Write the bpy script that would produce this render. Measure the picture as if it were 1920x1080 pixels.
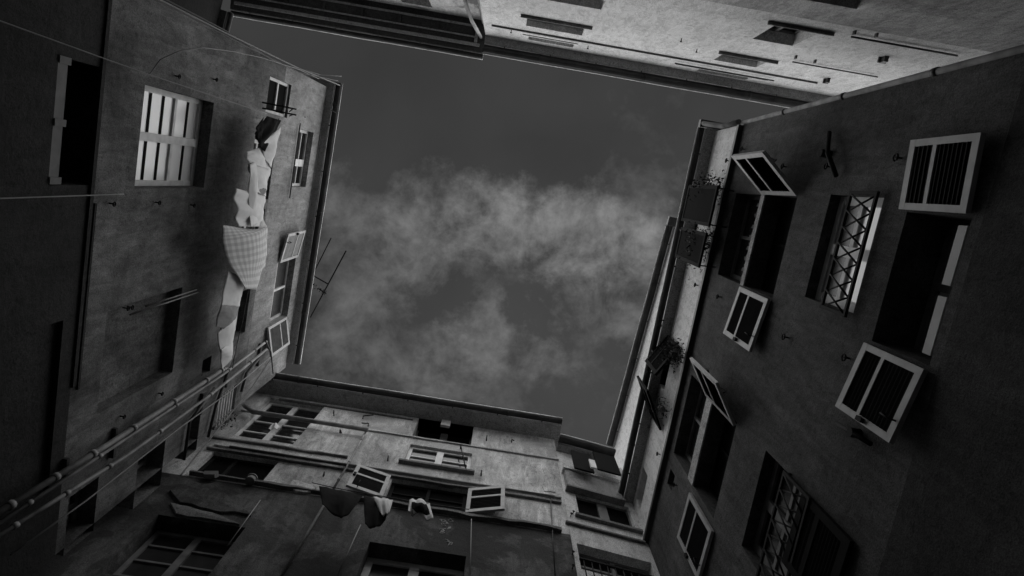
import bpy, math, random
from mathutils import Vector, Matrix, noise
random.seed(7)
SC = bpy.context.scene
for o in list(bpy.data.objects): bpy.data.objects.remove(o)
COL = SC.collection
PI = math.pi

# ------------------------------------------------------------------ camera
FPX = 1200.0                      # focal length in photo pixels (1920 wide)
ZEN = (958.0, 345.0)              # where the zenith falls in the photograph
CAM = Vector((0.0, 0.0, 1.6))
zc = Vector((ZEN[0]-960, 540-ZEN[1], -FPX)).normalized()       # world up in camera space
xc = Vector((1, 0, 0)); xc = (xc - zc*xc.dot(zc)).normalized()
yc = zc.cross(xc)
C2W = Matrix((xc, yc, zc))        # camera vector -> world vector
cam = bpy.data.objects.new('camera', bpy.data.cameras.new('camera'))
COL.objects.link(cam)
cam.data.sensor_width = 36; cam.data.lens = FPX/1920*36
cam.data.clip_start = 0.05; cam.data.clip_end = 3000
cam.matrix_world = Matrix.Translation(CAM) @ C2W.to_4x4()
SC.camera = cam

def ray(u, v):
    return (C2W @ Vector((u-960, 540-v, -FPX))).normalized()
def sky_q(u, v):
    d = ray(u, v); return d.x/d.z, d.y/d.z

# ------------------------------------------------------------------ light
SUN_AZ_VEC = Vector((0.70, 0.71, 0)).normalized()      # horizontal direction towards the sun
SUN_EL = math.radians(77)
SUN_STRENGTH = 5.0
SKY_STRENGTH = 0.05
sd = bpy.data.lights.new('sun', 'SUN'); sd.energy = SUN_STRENGTH; sd.angle = math.radians(150); sd.color = (1, 1, 1)
sun = bpy.data.objects.new('sun', sd); COL.objects.link(sun)
to_sun = Vector((SUN_AZ_VEC.x*math.cos(SUN_EL), SUN_AZ_VEC.y*math.cos(SUN_EL), math.sin(SUN_EL)))
sun.rotation_euler = to_sun.to_track_quat('Z', 'Y').to_euler()
sun.location = (0, 0, 40)
VS = SC.view_settings
SC.display_settings.display_device = 'sRGB'
VS.view_transform = 'Standard'; VS.look = 'None'; VS.gamma = 1; VS.use_curve_mapping = False
VS.exposure = 0.20

def world():
    w = bpy.data.worlds.new('World'); SC.world = w; w.use_nodes = True
    nt = w.node_tree; N = nt.nodes; L = nt.links; N.clear()
    def math_(op, a, b=None, c=None):
        n = N.new('ShaderNodeMath'); n.operation = op
        for i, x in enumerate((a, b, c)):
            if x is None: continue
            if isinstance(x, (int, float)): n.inputs[i].default_value = x
            else: L.new(x, n.inputs[i])
        return n.outputs[0]
    sky = N.new('ShaderNodeTexSky'); sky.sky_type = 'NISHITA'; sky.sun_disc = False
    sky.sun_elevation = SUN_EL; sky.sun_rotation = math.atan2(SUN_AZ_VEC.x, SUN_AZ_VEC.y)
    bw = N.new('ShaderNodeRGBToBW'); L.new(sky.outputs[0], bw.inputs[0])
    tc = N.new('ShaderNodeTexCoord'); sx = N.new('ShaderNodeSeparateXYZ'); L.new(tc.outputs['Generated'], sx.inputs[0])
    dz = math_('MAXIMUM', sx.outputs[2], 0.12)
    cx = N.new('ShaderNodeCombineXYZ')
    L.new(math_('DIVIDE', sx.outputs[0], dz), cx.inputs[0]); L.new(math_('DIVIDE', sx.outputs[1], dz), cx.inputs[1])
    q = cx.outputs[0]
    def noise_(vec, scale, det, rough=0.6, dist=0.0, off=(0, 0, 0)):
        m = N.new('ShaderNodeVectorMath'); m.operation = 'ADD'; L.new(vec, m.inputs[0]); m.inputs[1].default_value = off
        n = N.new('ShaderNodeTexNoise'); n.inputs['Scale'].default_value = scale; n.inputs['Detail'].default_value = det
        n.inputs['Roughness'].default_value = rough; n.inputs['Distortion'].default_value = dist
        L.new(m.outputs[0], n.inputs['Vector']); return n
    warp = noise_(q, 9, 9, 0.68)
    sb = N.new('ShaderNodeVectorMath'); sb.operation = 'SUBTRACT'; L.new(warp.outputs['Color'], sb.inputs[0]); sb.inputs[1].default_value = (0.5, 0.5, 0.5)
    scl = N.new('ShaderNodeVectorMath'); scl.operation = 'SCALE'; L.new(sb.outputs[0], scl.inputs[0]); scl.inputs['Scale'].default_value = 0.24
    qa = N.new('ShaderNodeVectorMath'); qa.operation = 'ADD'; L.new(q, qa.inputs[0]); L.new(scl.outputs[0], qa.inputs[1])
    fl = N.new('ShaderNodeVectorMath'); fl.operation = 'MULTIPLY'; L.new(qa.outputs[0], fl.inputs[0]); fl.inputs[1].default_value = (1, 1, 0)
    qw = fl.outputs[0]
    # cloud bank: soft lobes (photo px centre, radii px, weight)
    lobes = [(760,430,130,75,.62),(700,560,90,60,.42),(900,390,110,62,.72),(1010,410,100,60,.62),(1120,500,130,75,.80),(1210,470,70,80,.5),
             (1040,510,90,70,.42),(640,380,60,70,.40),(880,640,75,60,.72),(800,700,80,45,.42),(1010,690,95,38,.50),(1190,620,60,60,.45),
             (920,560,60,80,.35),(740,520,70,90,.28),(1090,610,120,60,.28),(690,640,60,60,.25),(840,760,90,45,.28),(1120,390,60,40,.35),
             (830,540,62,34,-.38),(960,500,30,45,-.30),(995,570,38,55,-.45),(1100,545,55,25,-.30),(690,465,38,24,-.28),(1060,640,50,24,-.22),(800,610,60,30,-.25),
             (950,230,380,70,-.12),(850,770,420,90,.30),(660,700,80,80,.35),(720,470,60,40,.3),(900,400,240,40,.22),(1230,200,140,80,.28),(610,540,60,220,.25),(1240,330,90,70,.35),(570,90,110,45,.15),(1170,420,60,40,.45),(960,470,150,60,.2)]
    acc = None
    for (u, v, ru, rv, w_) in lobes:
        x0, y0 = sky_q(u, v); x1, _ = sky_q(u+ru, v); _, y1 = sky_q(u, v+rv)
        s = N.new('ShaderNodeVectorMath'); s.operation = 'SUBTRACT'; L.new(qw, s.inputs[0]); s.inputs[1].default_value = (x0, y0, 0)
        d = N.new('ShaderNodeVectorMath'); d.operation = 'DIVIDE'; L.new(s.outputs[0], d.inputs[0]); d.inputs[1].default_value = (abs(x1-x0), abs(y1-y0), 1)
        dt = N.new('ShaderNodeVectorMath'); dt.operation = 'DOT_PRODUCT'; L.new(d.outputs[0], dt.inputs[0]); L.new(d.outputs[0], dt.inputs[1])
        g = math_('EXPONENT', math_('MULTIPLY', dt.outputs['Value'], -0.9))
        t = math_('MULTIPLY', g, w_)
        acc = t if acc is None else math_('ADD', acc, t)
    nz = noise_(q, 10, 12, 0.66, 0.35, (3.1, 1.7, 0))
    nf = noise_(q, 34, 8, 0.62, 0.3, (5.3, .7, 0))
    nzb = noise_(q, 3.2, 4, 0.5, 0.2, (8.1, 2.7, 0))
    # lobes eroded by billows: dens = smooth(acc*(..) + (noise-.5)*k)
    er = math_('ADD', math_('MULTIPLY', math_('SUBTRACT', nz.outputs['Fac'], 0.5), 4.0), math_('MULTIPLY', math_('SUBTRACT', nf.outputs['Fac'], 0.5), 1.5))
    nh = noise_(q, 90, 6, 0.6, 0.5, (1.3, 9.7, 0))
    er = math_('ADD', er, math_('MULTIPLY', math_('SUBTRACT', nh.outputs['Fac'], 0.5), 0.5))
    pre = math_('MULTIPLY', acc, math_('ADD', er, 0.92))
    mrn = N.new('ShaderNodeMapRange'); L.new(pre, mrn.inputs['Value'])
    mrn.inputs['From Min'].default_value = 0.20; mrn.inputs['From Max'].default_value = 2.2; mrn.inputs['To Min'].default_value = 0.0; mrn.inputs['To Max'].default_value = 1.75
    dens = mrn.outputs[0]
    veil = math_('MULTIPLY', math_('SUBTRACT', nzb.outputs['Fac'], 0.45), 0.40)
    base = math_('ADD', math_('MULTIPLY', math_('ADD', dens, veil), 1.75), 0.80)
    val = math_('MULTIPLY', math_('MULTIPLY', math_('POWER', bw.outputs[0], 0.2), 0.75), base)
    bg = N.new('ShaderNodeBackground'); bg.inputs['Strength'].default_value = SKY_STRENGTH; L.new(val, bg.inputs['Color'])
    out = N.new('ShaderNodeOutputWorld'); L.new(bg.outputs[0], out.inputs[0])
world()

# ------------------------------------------------------------------ materials
def new_mat(name):
    m = bpy.data.materials.new(name); m.use_nodes = True
    nt = m.node_tree; b = nt.nodes['Principled BSDF']; return m, nt, b
def plain(name, g, rough=0.6, metal=0.0, var=0.25, scale=9.0, bump=0.0, spec=0.22):
    m, nt, b = new_mat(name); N = nt.nodes; L = nt.links
    tc = N.new('ShaderNodeTexCoord'); n = N.new('ShaderNodeTexNoise'); n.inputs['Scale'].default_value = scale; n.inputs['Detail'].default_value = 6
    L.new(tc.outputs['Object'], n.inputs['Vector'])
    r = N.new('ShaderNodeValToRGB'); lo = g*(1-var); hi = g*(1+var)
    r.color_ramp.elements[0].position = 0.3; r.color_ramp.elements[0].color = (lo, lo, lo, 1)
    r.color_ramp.elements[1].position = 0.7; r.color_ramp.elements[1].color = (hi, hi, hi, 1)
    L.new(n.outputs['Fac'], r.inputs[0]); L.new(r.outputs[0], b.inputs['Base Color'])
    b.inputs['Roughness'].default_value = rough; b.inputs['Metallic'].default_value = metal
    b.inputs['Specular IOR Level'].default_value = spec
    if bump:
        bp = N.new('ShaderNodeBump'); bp.inputs['Strength'].default_value = bump; bp.inputs['Distance'].default_value = 0.01
        L.new(n.outputs['Fac'], bp.inputs['Height']); L.new(bp.outputs[0], b.inputs['Normal'])
    return m
def plaster(name, g, streak=0.35, blotch=0.3, patch=0.0, patch_g=0.08, grain=0.7, patch_scale=0.9, bump=0.5, seed=0.0):
    """lime plaster: rain streaks, blotches, fine grain and patches where the render has come off"""
    m, nt, b = new_mat(name); N = nt.nodes; L = nt.links
    tc = N.new('ShaderNodeTexCoord')
    def mapn(sc, det, rough=0.6, map_=(1, 1, 1), dist=0):
        mp = N.new('ShaderNodeMapping'); mp.inputs['Scale'].default_value = map_; mp.inputs['Location'].default_value = (seed, seed*.7, seed*.3)
        L.new(tc.outputs['Object'], mp.inputs[0]); n = N.new('ShaderNodeTexNoise')
        n.inputs['Scale'].default_value = sc; n.inputs['Detail'].default_value = det; n.inputs['Roughness'].default_value = rough; n.inputs['Distortion'].default_value = dist
        L.new(mp.outputs[0], n.inputs['Vector']); return n.outputs['Fac']
    def mr(x, a, b_, c, d):
        n = N.new('ShaderNodeMapRange'); n.inputs['From Min'].default_value = a; n.inputs['From Max'].default_value = b_
        n.inputs['To Min'].default_value = c; n.inputs['To Max'].default_value = d; L.new(x, n.inputs['Value']); return n.outputs[0]
    def mul(a, b_):
        n = N.new('ShaderNodeMath'); n.operation = 'MULTIPLY'; L.new(a, n.inputs[0])
        if isinstance(b_, float): n.inputs[1].default_value = b_
        else: L.new(b_, n.inputs[1])
        return n.outputs[0]
    st = mr(mapn(5.0, 7, .65, (1.6, 1, .32), .8), .36, .68, 1-streak*.75, 1+streak*.4)
    bl = mr(mapn(0.8, 8, .62, dist=.6), .34, .66, 1-blotch, 1+blotch*.5)
    gr_n = mapn(70, 5, .75)
    gr = mr(gr_n, .3, .7, 1-grain, 1+grain)
    sp = mr(mapn(17, 9, .7, dist=.8), .55, .63, 1.0, .62)
    sp2 = mr(mapn(7, 9, .72, (1.2, 1, .5), 1.2), .50, .58, 1.0, .80)
    v = mul(mul(mul(mul(mul(st, bl), gr), sp), sp2), g*1.15)
    if patch > 0:
        pn = mapn(patch_scale, 9, .62, (1, 1, .8), .5)
        f = mr(pn, .60-patch*.3, .64-patch*.3, 0, 1)
        pv = mul(mul(gr, bl), patch_g)
        mx = N.new('ShaderNodeMix'); mx.data_type = 'FLOAT'; L.new(f, mx.inputs[0]); L.new(v, mx.inputs[2]); L.new(pv, mx.inputs[3]); v = mx.outputs[0]
    L.new(v, b.inputs['Base Color'])
    b.inputs['Roughness'].default_value = 0.92; b.inputs['Specular IOR Level'].default_value = 0.2
    ad = N.new('ShaderNodeMath'); ad.operation = 'ADD'; L.new(mapn(11, 6, .6), ad.inputs[0]); L.new(mul(gr_n, .35), ad.inputs[1])
    bp = N.new('ShaderNodeBump'); bp.inputs['Strength'].default_value = bump; bp.inputs['Distance'].default_value = 0.03
    L.new(ad.outputs[0], bp.inputs['Height']); L.new(bp.outputs[0], b.inputs['Normal'])
    return m
MT = {
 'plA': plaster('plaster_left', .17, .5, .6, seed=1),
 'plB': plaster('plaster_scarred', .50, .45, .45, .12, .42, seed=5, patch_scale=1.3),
 'plB2': plaster('plaster_dirty_shaded', .10, .45, .5, .45, .05, seed=8),  # mottled dirt, plus the court's fading light painted into the darker tone
 'plE': plaster('plaster_pale', .62, .2, .15, seed=3),
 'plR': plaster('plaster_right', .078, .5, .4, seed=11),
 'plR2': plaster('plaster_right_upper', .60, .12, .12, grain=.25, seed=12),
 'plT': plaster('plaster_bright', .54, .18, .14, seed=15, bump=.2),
 'plTL': plaster('plaster_old', .45, .3, .3, .3, .2, seed=18),
 'plA2': plaster('plaster_left_shaded', .028, .3, .4, seed=2),  # lower wall coloured near black in place of light falling off
 'plR0': plaster('plaster_right_shaded', .042, .4, .5, seed=13),  # darkened colour stands for shade deep down the right wall
 'plT0': plaster('plaster_bright_shaded', .36, .4, .4, seed=16),  # darker copy of the bright plaster, painting the lower wall's dimming
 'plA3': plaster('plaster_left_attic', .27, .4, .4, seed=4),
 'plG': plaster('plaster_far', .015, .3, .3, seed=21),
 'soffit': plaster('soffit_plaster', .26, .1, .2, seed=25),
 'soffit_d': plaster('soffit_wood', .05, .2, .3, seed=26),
 'ledge': plaster('ledge_stone', .16, .2, .4, seed=28),
 'ledge_l': plaster('ledge_pale', .42, .2, .4, seed=29),
 'dark': plain('dark_room', .005, .95, var=.2, spec=.05),
 'glass': plain('window_glass', .010, .12, var=.3, scale=1.5, spec=.35),
 'glass_m': plain('window_glass_dusty', .03, .25, var=.4, scale=2.5),
 'curtain': plain('white_net_curtain', .85, .25, var=.06, scale=3, spec=.9),
 'frame': plain('white_window_paint', .62, .5, var=.2, scale=7),
 'frame_d': plain('grey_window_paint', .16, .6, var=.3, scale=7),
 'louvre': plain('louvre_paint', .014, .9, var=.2, spec=.08),
 'shut_f': plain('pale_shutter_paint', .36, .5, var=.2, scale=8),
 'shut_l': plain('light_louvre_paint', .30, .6, var=.2),
 'black': plain('black_paint', .006, .9, var=.2, spec=.08),
 'gutter': plain('old_gutter_metal', .04, .5, .3, var=.4, scale=4),
 'lip': plain('gutter_lip_highlight', .62, .35, .5, var=.3, scale=6),  # pale colour paints the highlight along the gutter edge
 'pipe': plain('painted_pipe', .19, .6, .0, var=.45, scale=5, spec=.3),
 'pipe_r': plain('dull_pipe', .16, .75, .0, var=.5, scale=6, spec=.2),
 'pipe_d': plain('rusty_pipe', .05, .6, .2, var=.4, scale=6),
 'iron': plain('black_iron', .010, .8, 0, var=.3, spec=.15),
 'cable': plain('pale_cable', .17, .5, var=.15),
 'cable_d': plain('black_cable', .02, .5, var=.15),
 'ground': plaster('stone_paving', .05, .1, .4, seed=31),
 'roof': plain('roof_tile', .12, .9, var=.5, scale=3),
 'cl_white': plain('white_cotton', .60, .85, var=.08, scale=5),
 'cl_grey': plain('grey_cotton', .20, .9, var=.2, scale=7),
 'cl_dark': plain('dark_cotton', .007, .95, var=.3, scale=7, spec=.05),
 'leaf': plain('dark_leaves', .012, .6, var=.5, scale=20),
 'leaf_l': plain('dry_leaves', .12, .6, var=.5, scale=20),
 'pot': plain('terracotta', .16, .8, var=.3),
}
def gingham():
    m, nt, b = new_mat('gingham_cotton'); N = nt.nodes; L = nt.links
    uv = N.new('ShaderNodeTexCoord'); mp = N.new('ShaderNodeMapping'); mp.inputs['Scale'].default_value = (1, 1, 1); L.new(uv.outputs['UV'], mp.inputs[0])
    v = None
    for d in ('X', 'Y'):
        w = N.new('ShaderNodeTexWave'); w.bands_direction = d; w.inputs['Scale'].default_value = 1.7; w.inputs['Distortion'].default_value = 1.2; L.new(mp.outputs[0], w.inputs[0])
        r = N.new('ShaderNodeMapRange'); r.inputs['From Min'].default_value = .35; r.inputs['From Max'].default_value = .65; r.inputs['To Min'].default_value = .76; r.inputs['To Max'].default_value = 1
        L.new(w.outputs['Fac'], r.inputs[0])
        if v is None: v = r.outputs[0]
        else:
            mm = N.new('ShaderNodeMath'); mm.operation = 'MULTIPLY'; L.new(v, mm.inputs[0]); L.new(r.outputs[0], mm.inputs[1]); v = mm.outputs[0]
    mm = N.new('ShaderNodeMath'); mm.operation = 'MULTIPLY'; L.new(v, mm.inputs[0]); mm.inputs[1].default_value = .55
    L.new(mm.outputs[0], b.inputs['Base Color']); b.inputs['Roughness'].default_value = .9
    return m
MT['gingham'] = gingham()

# ------------------------------------------------------------------ mesh helpers
class MB:
    def __init__(s): s.v = []; s.f = []; s.mi = []; s.smooth = []
    def quad(s, a, b, c, d, mi=0):
        n = len(s.v); s.v += [a, b, c, d]; s.f.append((n, n+1, n+2, n+3)); s.mi.append(mi); s.smooth.append(False)
    def hexa(s, p, mi=0):          # p: 8 points, bottom ring then top ring
        n = len(s.v); s.v += [tuple(q) for q in p]
        for f in ((0,3,2,1),(4,5,6,7),(0,1,5,4),(1,2,6,5),(2,3,7,6),(3,0,4,7)):
            s.f.append(tuple(n+i for i in f)); s.mi.append(mi); s.smooth.append(False)
    def box(s, x0, x1, y0, y1, z0, z1, mi=0):
        s.hexa([(x0,y0,z0),(x1,y0,z0),(x1,y1,z0),(x0,y1,z0),(x0,y0,z1),(x1,y0,z1),(x1,y1,z1),(x0,y1,z1)], mi)
    def tube(s, path, r, n=8, mi=0, cap=True):
        path = [Vector(p) for p in path]; rings = []; up = None
        for i, p in enumerate(path):
            d = (path[min(i+1, len(path)-1)] - path[max(i-1, 0)]).normalized()
            if up is None:
                up = d.orthogonal().normalized()
            up = (up - d*up.dot(d)).normalized(); sd_ = d.cross(up)
            b = len(s.v)
            for k in range(n):
                a = 2*PI*k/n; s.v.append(tuple(p + (up*math.cos(a) + sd_*math.sin(a))*r))
            rings.append(b)
        for i in range(len(rings)-1):
            for k in range(n):
                a, b = rings[i], rings[i+1]
                s.f.append((a+k, a+(k+1) % n, b+(k+1) % n, b+k)); s.mi.append(mi); s.smooth.append(True)
        if cap:
            s.f.append(tuple(rings[0]+k for k in reversed(range(n)))); s.mi.append(mi); s.smooth.append(False)
            s.f.append(tuple(rings[-1]+k for k in range(n))); s.mi.append(mi); s.smooth.append(False)
    def build(s, name, mats, parent=None, loc=None):
        me = bpy.data.meshes.new(name); me.from_pydata([tuple(v) for v in s.v], [], s.f)
        if not isinstance(mats, (list, tuple)): mats = [mats]
        for m in mats: me.materials.append(MT[m] if isinstance(m, str) else m)
        me.polygons.foreach_set('material_index', s.mi); me.polygons.foreach_set('use_smooth', s.smooth); me.update()
        o = bpy.data.objects.new(name, me); COL.objects.link(o)
        if parent: o.parent = parent
        if loc is not None: o.location = loc
        return o
def tag(o, label=None, cat=None, group=None, kind=None):
    if label: o['label'] = label
    if cat: o['category'] = cat
    if group: o['group'] = group
    if kind: o['kind'] = kind
    return o

# ------------------------------------------------------------------ a facade frame: s along the wall, out towards the court, z up
class Facade:
    def __init__(self, name, p1, p2, h, label, cat='building'):
        a = CAM + ray(*p1)*(h/ray(*p1).z); b = CAM + ray(*p2)*(h/ray(*p2).z)
        t = (b-a); t.z = 0; t.normalize(); self.t = t; self.n = Vector((-t.y, t.x, 0)); self.o = Vector((a.x, a.y, 0))
        self.open = []; self.htop = h + CAM.z
        self.root = bpy.data.objects.new(name, None); COL.objects.link(self.root); self.root.empty_display_size = .3
        self.root.location = self.o; self.root.rotation_euler = (0, 0, math.atan2(t.y, t.x))
        tag(self.root, label, cat)
    def sz(self, u, v, out=0.0):
        d = ray(u, v); k = (out - (CAM-self.o).dot(self.n))/d.dot(self.n); P = CAM + d*k
        return (P-self.o).dot(self.t), P.z
    def p(self, u, v, out=0.0):
        s, z = self.sz(u, v, out); return (s, out, z)
    def at_z(self, u, v, z):
        d = ray(u, v); P = CAM + d*((z-CAM.z)/d.z); return (P-self.o).dot(self.t), (P-self.o).dot(self.n)
    def w(self, s, out, z):
        return self.o + self.t*s + self.n*out + Vector((0, 0, z))
    def rect(self, pts, out=0.0):
        q = [self.sz(u, v, out) for u, v in pts]
        ss = sorted(x[0] for x in q); zz = sorted(x[1] for x in q)
        return ((ss[0]+ss[1])/2, (ss[2]+ss[3])/2, (zz[0]+zz[1])/2, (zz[2]+zz[3])/2)
    def hole(self, r, depth=.4, mi=1): self.open.append((*r, depth, mi))
    def wall(self, mats, s0, s1, z0, z1, back=6.0, bands=None, name='wall'):
        """front face with real openings and reveals; solid sides and back.  bands: [(z_limit, material index)]"""
        m = MB(); bands = bands or [(1e9, 0)]
        S = sorted(set([s0, s1] + [x for o in self.open for x in o[:2] if s0 < x < s1]))
        Z = sorted(set([z0, z1] + [x for o in self.open for x in o[2:4] if z0 < x < z1] + [b[0] for b in bands if z0 < b[0] < z1]))
        for i in range(len(S)-1):
            for j in range(len(Z)-1):
                cs, cz = (S[i]+S[i+1])/2, (Z[j]+Z[j+1])/2
                if any(o[0] < cs < o[1] and o[2] < cz < o[3] for o in self.open): continue
                mi = next(b[1] for b in bands if cz < b[0])
                m.quad((S[i], 0, Z[j]), (S[i], 0, Z[j+1]), (S[i+1], 0, Z[j+1]), (S[i+1], 0, Z[j]), mi)
        nm = len(mats)
        for (a, b, c, d, dp, k) in self.open:
            mi = next(x[1] for x in bands if (c+d)/2 < x[0])
            y = -dp
            m.quad((a,0,c),(b,0,c),(b,y,c),(a,y,c), mi); m.quad((a,0,d),(a,y,d),(b,y,d),(b,0,d), mi)
            m.quad((a,0,c),(a,y,c),(a,y,d),(a,0,d), mi); m.quad((b,0,c),(b,0,d),(b,y,d),(b,y,c), mi)
            m.quad((a,y,c),(b,y,c),(b,y,d),(a,y,d), nm if k == 1 else mi)
        m.quad((s0,0,z0),(s0,-back,z0),(s0,-back,z1),(s0,0,z1)); m.quad((s1,0,z0),(s1,0,z1),(s1,-back,z1),(s1,-back,z0))
        m.quad((s0,-back,z0),(s1,-back,z0),(s1,-back,z1),(s0,-back,z1)); m.quad((s0,0,z1),(s0,-back,z1),(s1,-back,z1),(s1,0,z1))
        return m.build(name, list(mats)+['dark'], self.root)
    # --- window: frame with bars, every pane its own sub-part
    def window(self, r, fd=.2, cols=(.5,), rows=(.5,), bar=.045, mull=.09, border=.06, pane='glass', frame='frame', name='window', thick=.05, sill=None, hole=True, depth=.4, skip=(), darkrows=()):
        if hole: self.hole(r, max(depth, fd+.1))
        a, b, c, d = r; y0, y1 = -fd-thick, -fd; m = MB()
        m.box(a, b, y0, y1, c, c+border); m.box(a, b, y0, y1, d-border, d)
        m.box(a, a+border, y0+.004, y1-.004, c+border, d-border); m.box(b-border, b, y0+.004, y1-.004, c+border, d-border)
        def norm(L_): return [(x if isinstance(x, tuple) else (x, bar)) for x in L_]
        ce = []; prev = a+border
        for f, wd in norm(cols):
            wd = mull if (wd == bar and len(cols) == 1) else wd
            x = a + (b-a)*f; m.box(x-wd/2, x+wd/2, y0, y1+.01, c+border, d-border); ce.append((prev, x-wd/2)); prev = x+wd/2
        ce.append((prev, b-border)); re_ = []; prev = c+border
        for f, wd in norm(rows):
            z = c + (d-c)*f
            for (x0, x1) in ce: m.box(x0, x1, y0+.006, y1-.004, z-wd/2, z+wd/2)
            re_.append((prev, z-wd/2)); prev = z+wd/2
        re_.append((prev, d-border))
        fo = m.build(name, frame, self.root); k = 0
        for x0, x1 in ce:
            for z0, z1 in re_:
                g = MB(); g.box(x0-.003, x1+.003, y0+.015, y0+.023, z0-.003, z1+.003)
                pm = pane if isinstance(pane, str) else pane[k % len(pane)]
                if k not in skip: g.build('pane', pm, fo)
                k += 1
        for f in darkrows:
            z = c+(d-c)*f
            for x0, x1 in ce:
                g = MB(); g.box(x0+.004, x1-.004, y0+.024, y0+.031, z-.022, z+.022); g.build('pane_shadow_line', 'black', fo)  # black strips paint the shadow lines between the panes
        if sill:
            g = MB(); g.box(a-.08, b+.08, -.02, sill, c-.06, c-.002); g.build('sill', 'ledge', fo)
        return fo
    # --- open shutter found from its four corners
    def shutter(self, ht, hb, ft, fb, frame='shut_f', louvre='louvre', split=.6, handle=True, name='shutter', out0=.03, bw=.055, max_out=None):
        s1, zt = self.sz(*ht, out0); s2, zb = self.sz(*hb, out0); s = (s1+s2)/2
        a = self.at_z(*ft, zt); b = self.at_z(*fb, zb)
        fs, fo = (a[0]+b[0])/2, (a[1]+b[1])/2
        fo = max(fo, out0+.02)
        if max_out: fo = min(fo, max_out)
        wd = math.hypot(fs-s, fo-out0); ang = math.atan2(fo-out0, fs-s); h = zt-zb; T = .018
        m = MB()
        m.box(0, wd, -T, T, 0, bw*1.3); m.box(0, wd, -T, T, h-bw*1.3, h)
        m.box(0, bw, -T+.001, T-.001, bw*1.3, h-bw*1.3); m.box(wd-bw, wd, -T+.001, T-.001, bw*1.3, h-bw*1.3)
        zm = h*split
        m.box(bw, wd-bw, -T+.002, T-.002, zm-bw*.4, zm+bw*.4)
        o = m.build(name, frame, self.root); o.location = (s, out0, zb); o.rotation_euler = (0, 0, ang)
        for z0, z1 in ((bw*1.3, zm-bw*.4), (zm+bw*.4, h-bw*1.3)):
            g = MB(); n = max(4, int((z1-z0)/.042)); st = (z1-z0)/n
            for i in range(n):
                z = z0 + st*i
                g.hexa([(bw,-.015,z),(wd-bw,-.015,z),(wd-bw,-.009,z),(bw,-.009,z),(bw,.007,z+st*1.2),(wd-bw,.007,z+st*1.2),(wd-bw,.013,z+st*1.2),(bw,.013,z+st*1.2)])
            g.box(bw-.002, wd-bw+.002, -.004, .004, z0-.002, z1+.002)
            lo = g.build('louvre_panel', louvre, o)
        if handle:
            g = MB(); x = wd*.72; g.tube([(x,.02,bw*.6),(x,.06,bw*.6),(x+.0,.07,bw*1.6),(x,.06,bw*3.0),(x,.02,bw*3.0)], .007, 6); g.build('handle', 'iron', o)
            g = MB(); g.box(wd-bw*.9, wd-bw*.2, T, T+.03, h*.45, h*.45+.07); g.build('latch', 'iron', o)
        return o
    def ledge(self, p1, p2, hgt, proj, mat='ledge', name='ledge', wob=0.0):
        """horizontal stone string course between two pixels on the wall"""
        a = self.sz(*p1); b = self.sz(*p2); z = (a[1]+b[1])/2; s0, s1 = sorted((a[0], b[0]))
        m = MB(); n = 1 if not wob else 28
        for i in range(n):
            x0 = s0+(s1-s0)*i/n; x1 = s0+(s1-s0)*(i+1)/n
            d0 = wob*(noise.noise((x0*2.2, z, 3))); d1 = wob*(noise.noise((x1*2.2, z, 3)))
            m.hexa([(x0,-.02,z-d0),(x1,-.02,z-d1),(x1,proj-abs(d1),z-d1),(x0,proj-abs(d0),z-d0),(x0,-.02,z+hgt),(x1,-.02,z+hgt),(x1,proj-abs(d1),z+hgt),(x0,proj-abs(d0),z+hgt)])
        return m.build(name, mat, self.root)
    def pipe(self, pts, out, r, mat='pipe', name='downpipe', collars=0, n=10):
        P = [self.p(u, v, out) for u, v in pts]; m = MB(); m.tube(P, r, n); o = m.build(name, mat, self.root)
        tot = len(P)
        if collars:
            for i in range(collars):
                f = (i+.5)/collars*(tot-1); k = min(int(f), tot-2); q = Vector(P[k]).lerp(Vector(P[k+1]), f-k); dd = (Vector(P[k+1])-Vector(P[k])).normalized()
                g = MB(); g.tube([q-dd*.03, q+dd*.03], r*1.28, n); g.build('pipe_collar', mat, o)
        return o
    def run(self, p1, p2, out, r, mat='pipe', name='pipe', n=8):   # horizontal run, level
        a = self.sz(*p1, out); b = self.sz(*p2, out); z = (a[1]+b[1])/2
        m = MB(); m.tube([(a[0], out, z), (b[0], out, z)], r, n); return m.build(name, mat, self.root)
    def eave(self, s0, s1, z, over, soffit='soffit', gut=.12, back=6.0, inner=.0, name='roof', gm='gutter', lip=True, pitch=.25, ends=True):
        """roof slab with soffit, half round gutter and a lip coloured pale as its edge highlight"""
        m = MB(); m.hexa([(s0,-back,z),(s1,-back,z),(s1,over,z),(s0,over,z),(s0,-back,z+.1+pitch*back),(s1,-back,z+.1+pitch*back),(s1,over,z+.1),(s0,over,z+.1)])
        rf = m.build(name, soffit, self.root)
        g = MB(); n = 8; nx = max(2, int((s1-s0)/.45)); XS = [s0+(s1-s0)*k/nx for k in range(nx+1)]
        def wv(x): return (.012*noise.noise((x*.9, z, 2)), .014*noise.noise((x*.8, z, 7)))
        for i in range(n):                                    # half round trough with thickness, sagging a little
            a0, a1 = PI*i/n, PI*(i+1)/n; r1, r2 = gut/2, gut/2-.006
            def P(x, a, r): w_ = wv(x); return (x, over+gut/2+.004-math.cos(a)*r+abs(w_[0]), z+.10-math.sin(a)*r+w_[1])
            for xa, xb in zip(XS, XS[1:]):
                g.hexa([P(xa,a0,r1),P(xb,a0,r1),P(xb,a1,r1),P(xa,a1,r1),P(xa,a0,r2),P(xb,a0,r2),P(xb,a1,r2),P(xa,a1,r2)])
        if ends:
            for x in (s0, s1): g.box(x-.004, x+.004, over+.006, over+gut+.002, z+.10-gut*.45, z+.10)
        go = g.build('gutter', gm, self.root)
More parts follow.
